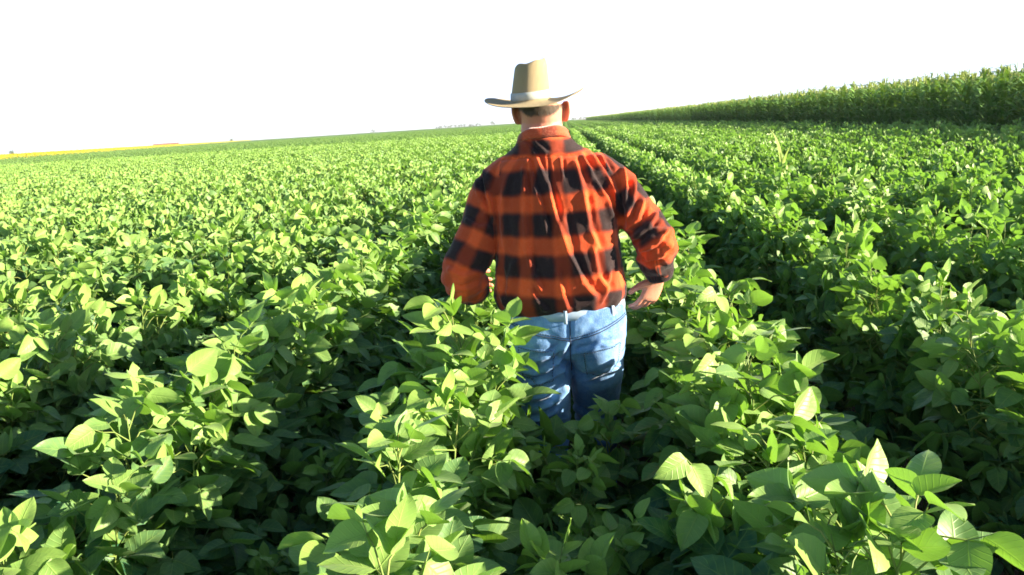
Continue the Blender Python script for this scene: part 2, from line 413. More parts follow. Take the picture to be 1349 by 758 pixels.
for i in range(5):
    s_, l_, t_ = corn(500 + i, 1)
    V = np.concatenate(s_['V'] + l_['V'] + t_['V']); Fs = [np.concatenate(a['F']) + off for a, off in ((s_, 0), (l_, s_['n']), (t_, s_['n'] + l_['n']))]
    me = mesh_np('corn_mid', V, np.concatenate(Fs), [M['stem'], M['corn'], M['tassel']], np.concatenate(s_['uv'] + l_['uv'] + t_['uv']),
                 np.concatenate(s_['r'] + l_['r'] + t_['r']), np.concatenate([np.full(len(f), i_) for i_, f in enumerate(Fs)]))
    corn_protos.append(proto('corn_plant_source', me))
P, RT, SC, ID = [], [], [], []; ncorn = 0
WORD = ['near end of the wall of corn', 'near half of the wall of corn', 'middle of the wall of corn']
for rrow in range(22):
    X = CORN_X + ROW * rrow; y = -25.0
    while y < 420:
        y += random.uniform(.13, .20) * (1 if y < 70 else 1.6 if y < 160 else 2.6)
        if y > 120 and rrow > 8: break
        x = X + random.gauss(0, .04); s = random.gauss(.955, .03); rot = (random.gauss(0, .04), random.gauss(0, .04), random.uniform(0, 6.28))
        near = (rrow == 0 and 16.8 < y < 50) or (rrow in (1, 2) and 17.5 < y < 27.5)
        if near and ncorn < 300:
            ncorn += 1; root = link('corn_plant', None); root.location = (x, y, 0); root.rotation_euler = rot; root.scale = (s, s, s)
            a, b, c = random.choice(corn_near)
            seg = WORD[0] if y < 24 else WORD[1] if y < 36 else WORD[2]
            tag(root, f'tall green corn plant with pale tassel, {"front" if rrow == 0 else NAMES[rrow]} row, {seg}', 'corn plant', 'corn plants at the edge of the cornfield')
            link('stalk', a, root); link('leaves', b, root); link('tassel', c, root)
        else:
            P.append((x, y, 0)); RT.append(rot); SC.append((s, s, s)); ID.append(random.randrange(5))
tag(scatter('cornfield', P, RT, SC, ID, corn_protos), 'the tall green corn standing behind the front corn plants', 'cornfield', kind='stuff')
print('soy', NP, 'corn', len(P), ncorn)

# ------------------------------------------------------------------ tall grass stalk standing out of the soybeans
A, B = new_acc(), new_acc(); base = at(1030, 205, 10.6)
hgt = 1.36
put_tube(B, [[0, 0, 0], [.01, 0, .6], [.0, 0, 1.1]], [.008, .006, .003], 5, .8)
r = np.random.default_rng(3)
for (z0, a, L, el0, dr) in ((.95, 3.0, .47, 1.45, .75), (.85, .4, .34, 1.35, .6), (.7, 2.4, .34, 1.1, 1.6), (.78, 5.5, .30, 1.15, 1.3)):
    cur = np.array([0, 0, z0]); rows = []; n = 7; sd_ = np.array([-math.sin(a) * .4 + .9, .4, 0]); sd_ /= np.linalg.norm(sd_)
    for k in range(n + 1):
        tt = k / n; el = el0 - dr * tt ** 2; wv = .055 * (1 - tt ** 2) / 2 + .001
        rows += [cur - sd_ * wv, cur + sd_ * wv]; cur = cur + np.array([math.cos(a) * math.cos(el), math.sin(a) * math.cos(el), math.sin(el)]) * L / n
    Vv = np.array(rows); q = [(k * 2, k * 2 + 1, k * 2 + 3, k * 2 + 2) for k in range(n)]
    A['F'].append(np.array(q) + A['n']); A['V'].append(Vv); A['n'] += len(Vv); A['uv'].append(np.zeros((len(Vv), 2)) + .3); A['r'].append(np.full(len(Vv), 1.0))
root = link('grass_stalk', None); root.location = (base.x, 10.6, 0)
tag(root, 'tall pale yellow-green grass stalk rising alone above the soybeans', 'weed')
link('stem', acc_mesh(B, 'grass_stem', [M['stem']]), root)
M['blade'] = leaf_mat('grass_blade', (.20, .32, .05), (.30, .42, .06), (.5, .6, .08), .4, veins=False)
link('blade', acc_mesh(A, 'grass_blade', [M['blade']]), root)
# ------------------------------------------------------------------ horizon: sunflowers, barn, trees
def sunflower(seed):
    r = np.random.default_rng(seed); S_, L_, H_ = new_acc(), new_acc(), new_acc()
    put_tube(S_, [[0, 0, 0], [0, 0, 1.6], [.05, -.05, 1.75]], [.02, .016, .012], 3, .4); tm = leaf_template(3, 2)
    for i in range(9):
        a = i * 2.4; z = .5 + i * .12
        put_leaf(L_, tm, np.array([0, 0, z]), np.array([math.cos(a), math.sin(a), .1]), r.normal(0, .4), .30, .24, .2, .2, r.uniform(.2, .8), r)
    c = np.array([.05, -.07, 1.78]); x, y, z = frame(np.array([.3, -1, .1]), np.array([0, 0, 1.]), 0)
    for j in range(10):
        a0, a1 = j * .628, (j + 1) * .628
        rim = lambda a, q: c + q * (math.cos(a) * x + math.sin(a) * z)
        Vv = np.array([rim(a0, .03), rim(a0, .16), rim((a0 + a1) / 2, .19) + y * .02, rim(a1, .05)])
        H_['F'].append(np.array([[0, 1, 2, 3]]) + H_['n']); H_['V'].append(Vv); H_['n'] += 4; H_['uv'].append(np.zeros((4, 2))); H_['r'].append(np.full(4, .5))
    V = np.concatenate(S_['V'] + L_['V'] + H_['V']); Fs = [np.concatenate(a['F']) + off for a, off in ((S_, 0), (L_, S_['n']), (H_, S_['n'] + L_['n']))]
    return mesh_np('sunflower', V, np.concatenate(Fs), [M['stem'], M['soy'], M['petal']], np.concatenate(S_['uv'] + L_['uv'] + H_['uv']),
                   np.concatenate(S_['r'] + L_['r'] + H_['r']), np.concatenate([np.full(len(f), i_) for i_, f in enumerate(Fs)]))
t = NT('sunflower_petal'); p = t.pbr(C(.80, .66, .05), .6, .1, final=False); tr = t.n('ShaderNodeBsdfTranslucent'); tr.inputs[0].default_value = C(.85, .70, .05)
mx = t.n('ShaderNodeMixShader'); mx.inputs[0].default_value = .35; t.l(p, mx.inputs[1]); t.l(tr.outputs[0], mx.inputs[2]); t.l(mx.outputs[0], t.out.inputs[0]); M['petal'] = t.m
sf = [proto('sunflower_source', sunflower(i)) for i in range(3)]
P, RT, SC, ID = [], [], [], []
dA = at(0, 210.5, 100) - Vector((0, 0, EYE)); dA *= (EYE - 1.0) / -dA.z
dB = at(395, 180.5, 100) - Vector((0, 0, EYE)); dB.z = 0; dB.normalize()
A0 = Vector((dA.x, dA.y, 0)); nrm_ = Vector((-dB.y, dB.x, 0))
along = -70.0
while along < 900:
    step = .35 if along < 150 else .7 if along < 400 else 1.2
    for j in range(9 if along < 300 else 5):
        q = A0 + dB * (along + random.uniform(-.3, .3)) + nrm_ * (j * .75 + random.uniform(-.15, .15))
        s = random.gauss(1.0, .04); sz = s * (random.uniform(.62, 1) if j < 3 else 1); P.append((q.x, q.y, 0)); RT.append((0, 0, random.gauss(0, .3))); SC.append((s, s, sz)); ID.append(random.randrange(3))
    along += step
tag(scatter('sunflower_field', P, RT, SC, ID, sf), 'bright yellow sunflowers in bloom along the left horizon', 'sunflowers', kind='stuff')

M['far_leaf'] = leaf_mat('tree_leaf', (.04, .09, .03), (.09, .15, .05), (.12, .22, .04), .3, veins=False)
t = NT('bark'); t.pbr(C(.10, .075, .05), .9, .1); M['bark'] = t.m
def tree_accs(seed, h, wd, n):
    r = np.random.default_rng(seed); A, B = new_acc(), new_acc(); tm = leaf_template(2, 2)
    put_tube(B, [[0, 0, 0], [.02 * h, 0, .35 * h], [0, .02 * h, .8 * h]], [.035 * h, .025 * h, .008 * h], 6, 0)
    lobes = []
    for i in range(7):
        a = r.uniform(0, 6.28); q = np.array([math.cos(a) * wd * .28 * r.uniform(.3, 1), math.sin(a) * wd * .28 * r.uniform(.3, 1), h * r.uniform(.38, .82)])
        lobes.append((q, wd * r.uniform(.16, .28))); put_tube(B, [[0, 0, h * .3], q * [.5, .5, .9], q], [.018 * h, .01 * h, .004 * h], 4, 0)
    for i in range(n):
        q, rad = lobes[r.integers(7)]; v = r.normal(0, 1, 3); v /= np.linalg.norm(v); d = r.normal(0, 1, 3); d /= np.linalg.norm(d)
        put_leaf(A, tm, q + v * rad * r.uniform(.5, 1.1) * [1, 1, .75], d, r.uniform(0, 6), h * .075, h * .055, .2, .1, r.uniform(0, 1), r)
    return A, B
def far_tree(px, Y, h, wd, seed, label):
    q = at(px, 168, Y); root = link('tree', None); root.location = (q.x, Y, 0)
    A, B = tree_accs(seed, h, wd, 500)
    link('crown', acc_mesh(A, 'tree_crown', [M['far_leaf']]), root); link('trunk', acc_mesh(B, 'tree_trunk', [M['bark']]), root)
    tag(root, label, 'tree'); return root
far_tree(11, 620, 5.6, 7, 1, 'small grey-green tree at the far left end of the sunflower strip')
far_tree(303, 900, 5.2, 6, 2, 'tiny tree on the horizon above the thin end of the sunflower strip')
far_tree(491, 950, 5.0, 10, 3, 'low round tree on the bare horizon left of the dark treeline')
far_tree(651, 900, 6.0, 11, 4, 'dark round tree on the horizon beside the man\'s hat and shoulder')
tl = [proto('tree_source', join_acc(*tree_accs(20 + i, 5, 7, 260), 'tree_far', [M['far_leaf'], M['bark']])) for i in range(3)]
def treeline(name, px0, px1, Y, smin, smax, label):
    P, RT, SC, ID = [], [], [], []; a, b = at(px0, 168, Y), at(px1, 168, Y); n = int(abs(b.x - a.x) / 3.2)
    for i in range(n):
        f = (i + random.random()) / n; s = random.uniform(smin, smax)
        P.append((a.x + (b.x - a.x) * f, Y + random.uniform(-8, 8), 0)); RT.append((0, 0, random.uniform(0, 6.28))); SC.append((s * 1.2, s * 1.2, s)); ID.append(random.randrange(3))
    tag(scatter(name, P, RT, SC, ID, tl), label, 'treeline', kind='stuff')
treeline('treeline', 572, 634, 900, .75, 1.0, 'long dark treeline on the horizon left of the man')
treeline('pale_treeline', 752, 815, 1150, .8, 1.05, 'faint pale treeline on the horizon between the man and the corn')
# long low barn behind the sunflowers
q = at(219, 190, 640); root = link('barn', None); root.location = (q.x, 640, 0); root.rotation_euler.z = .25
def quick(name, verts, faces, mat, parent, sm=False):
    me = bpy.data.meshes.new(name); me.from_pydata([tuple(v) for v in verts], [], faces); me.materials.append(mat)
    if sm: smooth(me)
    me.update(); return link(name, me, parent)
t = NT('barn_roof'); t.pbr(t.mix(t.ramp(t.noise(1.5), .3, .7), C(.30, .13, .09), C(.40, .20, .14)), .8, .2); M['roof'] = t.m
t = NT('barn_wall'); t.pbr(C(.42, .38, .33), .9, .1); M['bwall'] = t.m
L2, D2, E_, RZ = 9.0, 4.0, 1.9, 3.3
quick('wall', [(-L2, -D2, 0), (L2, -D2, 0), (L2, D2, 0), (-L2, D2, 0), (-L2, -D2, E_), (L2, -D2, E_), (L2, D2, E_), (-L2, D2, E_), (-L2, 0, RZ - .1), (L2, 0, RZ - .1)],
      [(0, 1, 5, 4), (2, 3, 7, 6), (1, 2, 6, 9, 5), (3, 0, 4, 8, 7)], M['bwall'], root)
quick('roof', [(-L2 - .4, -D2 - .4, E_ - .1), (L2 + .4, -D2 - .4, E_ - .1), (L2 + .4, 0, RZ), (-L2 - .4, 0, RZ), (-L2 - .4, D2 + .4, E_ - .1), (L2 + .4, D2 + .4, E_ - .1),
               (-L2 - .4, -D2 - .4, E_ - .25), (L2 + .4, -D2 - .4, E_ - .25), (L2 + .4, 0, RZ - .15), (-L2 - .4, 0, RZ - .15), (-L2 - .4, D2 + .4, E_ - .25), (L2 + .4, D2 + .4, E_ - .25)],
      [(0, 1, 2, 3), (3, 2, 5, 4), (6, 9, 8, 7), (9, 10, 11, 8), (0, 6, 7, 1), (4, 5, 11, 10), (0, 3, 9, 6), (3, 4, 10, 9), (1, 7, 8, 2), (2, 8, 11, 5)], M['roof'], root)
for x in (-6, -2, 2, 6):
    quick('window', [(x - .5, -D2 - .03, .8), (x + .5, -D2 - .03, .8), (x + .5, -D2 - .03, 1.5), (x - .5, -D2 - .03, 1.5)], [(0, 1, 2, 3)], M['bark'], root)
tag(root, 'long low barn with a reddish-brown roof behind the sunflowers', 'barn')

# ------------------------------------------------------------------ the man
man = link('person', None); man.location = (-.03, 2.93, 0)
tag(man, 'man in straw hat, orange and black plaid shirt and jeans, walking away between the rows', 'person')
bpy.context.view_layer.update()
INV = man.matrix_world.inverted()
def tube(bm, secs, k=28, closed=True):
    """secs: (center, ax, ay, ra, rb[, power]); loft of super-ellipses"""
    rings = []
    for s in secs:
        c, ax, ay, ra, rb = s[:5]; pw = s[5] if len(s) > 5 else 2.0
        ring = []
        for j in range(k):
            a = 2 * math.pi * j / k; ca, sa = math.cos(a), math.sin(a)
            u = math.copysign(abs(ca) ** (2 / pw), ca) * ra; v = math.copysign(abs(sa) ** (2 / pw), sa) * rb
            ring.append(bm.verts.new(Vector(c) + Vector(ax) * u + Vector(ay) * v))
        rings.append(ring)
    for a, b in zip(rings, rings[1:]):
        for j in range(k): bm.faces.new((a[j], a[(j + 1) % k], b[(j + 1) % k], b[j]))
    if closed:
        bm.faces.new(rings[0][::-1]); bm.faces.new(rings[-1])
    return rings
def limb(bm, pts, rads, k=20, flat=1.0, sub=4, ref=(0, 1, .01)):
    """tapered rounded limb through pts"""
    pts = [Vector(p) for p in pts]; P_, R_ = [], []
    n = len(pts)
    for i in range(n - 1):
        p0, p1, p2, p3 = pts[max(i - 1, 0)], pts[i], pts[i + 1], pts[min(i + 2, n - 1)]
        for q in range(sub):
            t = q / sub; P_.append(.5 * ((2 * p1) + (p2 - p0) * t + (2 * p0 - 5 * p1 + 4 * p2 - p3) * t * t + (3 * p1 - p0 - 3 * p2 + p3) * t ** 3))
            tt = t * t * (3 - 2 * t); R_.append(rads[i] * (1 - tt) + rads[i + 1] * tt)
    P_.append(pts[-1]); R_.append(rads[-1])
    secs = []; m = len(P_)
    for i in range(m):
        d = (P_[min(i + 1, m - 1)] - P_[max(i - 1, 0)]).normalized(); x = d.cross(Vector(ref)).normalized(); y = x.cross(d)
        if i == 0:
            for s in (.98, .8, .5): secs.append((P_[0] - d * R_[0] * s * .6, x, y, R_[0] * math.sqrt(1 - s * s) + .0005, (R_[0] * math.sqrt(1 - s * s) + .0005) * flat))
        secs.append((P_[i], x, y, R_[i], R_[i] * flat))
        if i == m - 1:
            for s in (.5, .8, .98): secs.append((P_[i] + d * R_[i] * s * .8, x, y, R_[i] * math.sqrt(1 - s * s) + .0005, (R_[i] * math.sqrt(1 - s * s) + .0005) * flat))
    tube(bm, secs, k)
def hsec(z, cx, cy, a, b, pw=2.0, tx=0.0): return ((cx, cy, z), (1, 0, tx), (0, 1, 0), a, b, pw)
def remesh(bm, voxel, sm_it=3, name='m'):
    bmesh.ops.recalc_face_normals(bm, faces=bm.faces)
    me = bpy.data.meshes.new(name); bm.to_mesh(me); bm.free()
    o = bpy.data.objects.new('tmp', me); COL.objects.link(o)
    m = o.modifiers.new('r', 'REMESH'); m.mode = 'VOXEL'; m.voxel_size = voxel; m.use_smooth_shade = True
    if sm_it:
        m = o.modifiers.new('s', 'SMOOTH'); m.factor = .5; m.iterations = sm_it
    dg = bpy.context.evaluated_depsgraph_get(); out = bpy.data.meshes.new_from_object(o.evaluated_get(dg))
    bpy.data.objects.remove(o); out.name = name; smooth(out); return out
def to_local(me):
    me.transform(INV); me.update(); return me

# joints in world coordinates (measured on the photograph)
SHL, ELL, WRL = Vector((-.215, 2.95, 1.475)), Vector((-.378, 2.90, 1.135)), Vector((-.385, 3.15, 1.065))
SHR, ELR, WRR = Vector((.120, 2.95, 1.475)), Vector((.285, 2.91, 1.215)), Vector((.313, 3.00, 1.088))

# --- body: one continuous mesh (head, neck, trunk, arms, hands with fingers, legs)
bm = bmesh.new()
HX, HY = -.083, 2.975
tube(bm, [hsec(z, HX + dx, HY + dy, a, b, pw) for z, dx, dy, a, b, pw in (
    (1.560, .0, .045, .020, .018, 2), (1.572, 0, .040, .040, .035, 2), (1.595, 0, .026, .055, .062, 2.1), (1.625, 0, .008, .065, .082, 2.2), (1.66, 0, .0, .0715, .092, 2.2),
    (1.70, 0, -.003, .0755, .098, 2.2), (1.714, -.001, -.003, .073, .096, 2.2), (1.730, -.022, -.002, .043, .084, 2.1), (1.77, -.020, .0, .042, .070, 2), (1.785, -.020, 0, .030, .050, 2), (1.79, -.020, 0, .010, .014, 2))], 32)
limb(bm, [(-.080, 2.955, 1.46), (-.081, 2.95, 1.55), (-.083, 2.955, 1.62), (-.083, 2.96, 1.67)], [.082, .0775, .0745, .068], 24)          # neck
limb(bm, [(HX, HY + .088, 1.735), (HX, HY + .104, 1.705), (HX, HY + .112, 1.685)], [.008, .012, .014], 12)                                 # nose
limb(bm, [(HX - .03, HY + .088, 1.742), (HX, HY + .094, 1.744), (HX + .03, HY + .088, 1.742)], [.008, .010, .008], 10)                      # brow
limb(bm, [(HX - .022, HY + .078, 1.652), (HX, HY + .088, 1.654), (HX + .022, HY + .078, 1.652)], [.006, .009, .006], 10)                   # lips
limb(bm, [(HX - .02, HY + .066, 1.60), (HX + .02, HY + .066, 1.60)], [.018, .018], 12)                                                     # chin
for sx in (-1, 1):                                                                                                                        # ears
    ex = HX + sx * .083
    pts = [(ex - sx * .004, HY + .002, 1.660), (ex + sx * .004, HY - .010, 1.662), (ex + sx * .011, HY - .022, 1.680), (ex + sx * .014, HY - .025, 1.702), (ex + sx * .010, HY - .018, 1.718), (ex - sx * .002, HY - .002, 1.718)]
    limb(bm, pts, [.007, .0075, .0065, .0065, .0065, .006], 10)
    limb(bm, [(ex - sx * .004, HY - .002, 1.665), (ex + sx * .004, HY - .012, 1.69), (ex - sx * .001, HY - .006, 1.712)], [.010, .010, .010], 12, flat=.5)
tube(bm, [hsec(z, cx, cy, a, b, 2.3) for z, cx, cy, a, b in (
    (.86, -.03, 2.94, .140, .085), (.92, -.032, 2.935, .175, .105), (1.02, -.035, 2.935, .180, .115), (1.15, -.045, 2.945, .180, .120), (1.30, -.050, 2.95, .188, .122),
    (1.42, -.058, 2.95, .190, .112), (1.49, -.068, 2.95, .165, .088), (1.54, -.075, 2.95, .105, .066), (1.57, -.078, 2.95, .07, .055))], 28)
limb(bm, [SHL, (SHL + ELL) / 2, ELL], [.056, .048, .040]); limb(bm, [ELL, ELL.lerp(WRL, .4), WRL], [.040, .040, .029])
limb(bm, [SHR, (SHR + ELR) / 2, ELR], [.056, .048, .040]); limb(bm, [ELR, ELR.lerp(WRR, .4), WRR], [.040, .040, .030])
def hand(bm, wrist, d, back, thumb_side, spread=1.0, curl=(0.35, .6, .5), size=1.0):
    before = set(bm.verts)
    _hand(bm, wrist, d, back, thumb_side, spread, curl)
    for v in bm.verts:
        if v not in before: v.co = wrist + (v.co - wrist) * size
def _hand(bm, wrist, d, back, thumb_side, spread, curl):
    """d: pointing direction of the palm, back: normal of the back of the hand, thumb_side: unit vector towards the thumb"""
    d, back, ts = Vector(d).normalized(), Vector(back).normalized(), Vector(thumb_side).normalized()
    back = (back - d * back.dot(d)).normalized(); s = d.cross(back).normalized()
    ts = s if s.dot(ts) > 0 else -s
    secs = [(wrist - d * .02, ts, back, .030, .026), (wrist + d * .012, ts, back, .031, .020), (wrist + d * .045, ts, back, .042, .0165), (wrist + d * .078, ts, back, .044, .0145), (wrist + d * .092, ts, back, .040, .011)]
    tube(bm, secs, 20)
    for i, (off, ln, rad) in enumerate(((.031, .076, .0098), (.0105, .084, .0100), (-.0105, .078, .0095), (-.031, .062, .0086))):
        p = wrist + d * (.078 - .004 * abs(i - 1)) + ts * off; q = p - d * .02
        dirv = (d + ts * off * 2.2 * spread).normalized(); nb = back.copy(); pts, rr = [q, p], [rad * .95, rad]
        for c, fr, r_ in zip(curl, (.46, .30, .24), (1, .92, .80)):
            ang = c * (1 + .12 * (i - 1.5)); rot = Matrix.Rotation(-ang, 3, nb.cross(dirv).normalized() * -1)
            dirv = (rot @ dirv).normalized(); p = p + dirv * ln * fr; pts.append(p.copy()); rr.append(rad * r_)
            nb = (back - dirv * back.dot(dirv)); nb = nb.normalized() if nb.length > .2 else -d
        limb(bm, pts, rr, 12, sub=3, ref=tuple(ts))
    b = wrist + d * .022 + ts * .024
    limb(bm, [b, b + ts * .022 + d * .018 - back * .010, b + ts * .036 + d * .042 - back * .022, b + ts * .038 + d * .064 - back * .034], [.015, .0135, .0115, .0095], 12, sub=3, ref=tuple(back))
hand(bm, WRR + Vector((-.006, .012, -.010)), (-.40, .12, -.90), (.55, -.82, -.25), (-.85, -.35, .3), spread=1.5, curl=(.25, .45, .40), size=1.03)
hand(bm, WRL + Vector((.0, .022, -.0)), (.02, .9, -.30), (-.85, 0, .2), (0, .5, .8))
HIPL, KNL, ANL = Vector((-.125, 2.93, .88)), Vector((-.125, 2.945, .50)), Vector((-.155, 2.76, .13))
HIPR, KNR, ANR = Vector((.070, 2.94, .88)), Vector((.062, 3.14, .49)), Vector((.055, 3.20, .10))
for h_, k_, a_ in ((HIPL, KNL, ANL), (HIPR, KNR, ANR)):
    limb(bm, [h_, h_.lerp(k_, .5), k_], [.090, .078, .056]); limb(bm, [k_, k_.lerp(a_, .35), a_], [.056, .055, .038])
body = remesh(bm, .0042, 2, 'body')
t = NT('skin'); nz = t.noise(60, 3, .6, t.tex()); nz2 = t.noise(6, 3, .5, t.tex())
t.pbr(t.mix(nz2, t.mix(nz, C(.50, .22, .15), C(.60, .30, .21)), C(.60, .22, .15)), .55, .35, t.bump(nz, .35, .002), sss=.25); M['skin'] = t.m
body.materials.append(M['skin']); link('body', to_local(body), man)

# --- hair: short cropped, over back and sides of the head
bvh_body = None
def tmp_bvh(me):
    vs_ = [man.matrix_world @ v.co for v in me.vertices]; return BVHTree.FromPolygons(vs_, [tuple(p.vertices) for p in me.polygons])
bvh_body = tmp_bvh(body)
t = NT('hair'); t.pbr(t.mix(t.noise(90, 2, .6, t.tex()), C(.07, .05, .038), C(.26, .21, .17)), .6, .3); M['hair'] = t.m
A = new_acc(); r = np.random.default_rng(11); cnt = 0
while cnt < 6500:
    ang = r.uniform(-.15, math.pi + .15); z = r.uniform(1.665, 1.732)      # behind the ears, above the nape
    o_ = Vector((HX - math.cos(ang) * .3, HY - math.sin(ang) * .3, z)); loc, nn, _, _ = bvh_body.ray_cast(o_, (Vector((HX, HY, z)) - o_).normalized())
    if loc is None: continue
    side = abs(math.cos(ang)); hl = 1.678 + .03 * side - .006 * math.sin(ang * 7)
    if z < hl + r.exponential(.008) or (side > .80 and z < 1.722 and math.sin(ang) < .6 and abs(loc.x - HX) > .079): continue
    n_ = np.array(nn); dn = np.array([0, 0, -1.]) + n_ * .45 + r.normal(0, .15, 3); dn /= np.linalg.norm(dn); ln = r.uniform(.008, .015)
    sd_ = np.cross(n_, dn); sd_ /= np.linalg.norm(sd_); p0 = np.array(loc) - np.array(man.location); wv = .0006
    Vv = np.array([p0 - sd_ * wv, p0 + sd_ * wv, p0 + dn * ln + sd_ * wv * .3, p0 + dn * ln - sd_ * wv * .3])
    A['F'].append(np.array([[0, 1, 2, 3]]) + A['n']); A['V'].append(Vv); A['n'] += 4; A['uv'].append(np.zeros((4, 2))); A['r'].append(np.full(4, .5)); cnt += 1
link('hair', acc_mesh(A, 'hair', [M['hair']]), man)
def ball(name, c, rx, mat, parent):
    bm = bmesh.new(); bmesh.ops.create_uvsphere(bm, u_segments=16, v_segments=10, radius=rx); bmesh.ops.translate(bm, verts=bm.verts, vec=Vector(c))
    me = bpy.data.meshes.new(name); bm.to_mesh(me); bm.free(); me.materials.append(mat); smooth(me); return link(name, to_local(me), parent)
t = NT('eye_white'); t.pbr(C(.7, .68, .64), .2, .5); M['eye'] = t.m
for sx in (-1, 1): ball('eye', (HX + sx * .031, HY + .080, 1.722), .0125, M['eye'], man)

# --- shirt
def foldfield(lines):
    def f(x, z):
        tot = 0
        for (p, q, wdt, amp) in lines:
            dx, dz = q[0] - p[0], q[1] - p[1]; L2_ = dx * dx + dz * dz; tt = max(0, min(1, ((x - p[0]) * dx + (z - p[1]) * dz) / L2_))
            ex, ez = x - p[0] - tt * dx, z - p[1] - tt * dz; d2 = ex * ex + ez * ez
            if d2 < 9 * wdt * wdt:
                sd_ = (ex * dz - ez * dx) / math.sqrt(L2_) / wdt
                taper = min(1, 4 * tt + .25) * min(1, 4 * (1 - tt) + .15)
                tot += amp * taper * (math.exp(-sd_ * sd_) - .75 * math.exp(-(sd_ + 1.5) ** 2)) * math.exp(-max(0, d2 - sd_ * sd_ * wdt * wdt) / (wdt * wdt))
        return tot
    return f
def PX(x, y, Y=2.85):
    v = at(x, y, Y); return (v.x, v.z)
LN = []
def fold(pts, wdt, amp):
    pts = [PX(*p) for p in pts]
    for a, b in zip(pts, pts[1:]): LN.append((a, b, wdt, amp))
fold([(694, 208), (704, 245), (716, 275), (722, 310)], .0085, .014)
fold([(706, 206), (722, 246), (735, 290), (748, 330), (765, 362)], .0095, .015)
fold([(738, 206), (742, 238)], .006, .009)
fold([(717, 204), (727, 262), (733, 290)], .006, .009)
fold([(690, 215), (692, 262), (695, 320), (702, 355), (716, 380)], .010, .013)
fold([(765, 203), (782, 235), (800, 262), (806, 290)], .0095, .014)
fold([(778, 202), (797, 228), (812, 258)], .008, .012)
fold([(792, 205), (806, 232), (816, 270)], .007, .010)
fold([(757, 210), (768, 250), (776, 300), (790, 330)], .011, .012)
fold([(740, 280), (752, 330), (768, 370), (785, 388)], .012, .014)
fold([(780, 320), (788, 360), (800, 380)], .010, .011)
fold([(735, 350), (742, 385), (748, 402)], .010, .010)
fold([(668, 230), (662, 280), (668, 330)], .012, .008)
fold([(680, 340), (672, 375), (668, 402)], .012, .012)
fold([(655, 350), (660, 385), (672, 404)], .010, .010)
fold([(700, 375), (712, 395), (722, 404)], .009, .009)
fold([(803, 350), (800, 378), (790, 396)], .009, .010)
fold([(645, 225), (640, 250), (646, 285)], .010, .009)
fold([(690, 188), (708, 206)], .008, .009); fold([(703, 186), (722, 204)], .007, .008)
# sleeve wrinkles
fold([(838, 225), (836, 258), (826, 290)], .010, .014)
fold([(850, 262), (840, 290), (826, 305)], .009, .013)
fold([(868, 280), (852, 300), (832, 318)], .009, .014)
fold([(882, 300), (862, 322), (842, 332)], .009, .014)
fold([(886, 322), (870, 338), (850, 344)], .007, .012)
fold([(862, 262), (876, 284)], .008, .010)
fold([(820, 222), (824, 250), (822, 275)], .009, .012)
fold([(625, 235), (632, 262), (644, 285)], .010, .010)
fold([(612, 290), (628, 300), (644, 300)], .010, .008)
fold([(628, 222), (636, 255), (648, 300)], .009, -.016); fold([(817, 222), (819, 255), (823, 300)], .009, -.014)
fold([(590, 352), (610, 362), (635, 356)], .010, .009); fold([(596, 378), (615, 380), (634, 372)], .009, .009)
FOLD = foldfield(LN)
bm = bmesh.new()
tube(bm, [hsec(z, cx, cy, a, b, pw, tx) for z, cx, cy, a, b, pw, tx in (
    (.992, -.034, 2.930, .196, .130, 2.3, .07), (1.010, -.036, 2.928, .212, .144, 2.3, .07), (1.032, -.045, 2.926, .230, .156, 2.3, .06), (1.07, -.052, 2.926, .237, .160, 2.3, .04), (1.15, -.050, 2.930, .226, .156, 2.3, 0),
    (1.25, -.049, 2.935, .217, .150, 2.35, 0), (1.34, -.052, 2.94, .221, .146, 2.4, 0), (1.42, -.054, 2.945, .222, .138, 2.4, 0), (1.475, -.062, 2.95, .220, .124, 2.3, 0),
    (1.515, -.067, 2.95, .192, .106, 2.2, 0), (1.545, -.072, 2.95, .154, .092, 2.1, 0), (1.575, -.075, 2.95, .112, .088, 2, 0), (1.597, -.079, 2.948, .093, .086, 2, 0), (1.606, -.080, 2.948, .086, .082, 2, 0))], 40)
limb(bm, [(-.190, 2.955, 1.480), SHL + Vector((-.052, -.005, -.055)), SHL.lerp(ELL, .55) + Vector((-.012, 0, 0)), ELL + Vector((-.010, -.01, .02)), ELL + Vector((.006, .035, -.04)), WRL + Vector((0, -.05, .0))],
     [.080, .080, .077, .080, .072, .050], 26)
limb(bm, [(.085, 2.955, 1.475), SHR + Vector((.038, -.005, -.055)), SHR.lerp(ELR, .6) + Vector((.012, 0, .0)), ELR + Vector((.008, -.01, .01)), ELR.lerp(WRR, .45) + Vector((-.005, 0, .0)), WRR + Vector((-.006, -.030, .030))],
     [.075, .077, .071, .073, .068, .054], 26)
shirt = remesh(bm, .0055, 4, 'shirt')
co = np.empty(len(shirt.vertices) * 3); shirt.vertices.foreach_get('co', co); co = co.reshape(-1, 3)
no = np.empty(len(shirt.vertices) * 3); shirt.vertices.foreach_get('normal', no); no = no.reshape(-1, 3)
co0 = co.copy()
def seg_d(p, a, b):
    ab = b - a; tt = max(0, min(1, (p - a).dot(ab) / ab.length_squared)); return (p - a - ab * tt).length, tt
def region(p):
    """0 torso, 1 left sleeve, 2 right sleeve"""
    for i, (S_, E_, W_) in enumerate(((SHL, ELL, WRL), (SHR, ELR, WRR))):
        sgn = -1 if i == 0 else 1
        if sgn * (p.x + .053) < .165: continue
        d1 = min(seg_d(p, S_, E_)[0], seg_d(p, E_, W_)[0])
        bx = sgn * (p.x + .053)
        # armhole: a line that runs down from the shoulder
        if bx > .205 + .06 * max(0, (1.42 - p.z)) if p.z < 1.42 else bx > .188 - .10 * (p.z - 1.42):
            if d1 < .105: return i + 1
    return 0
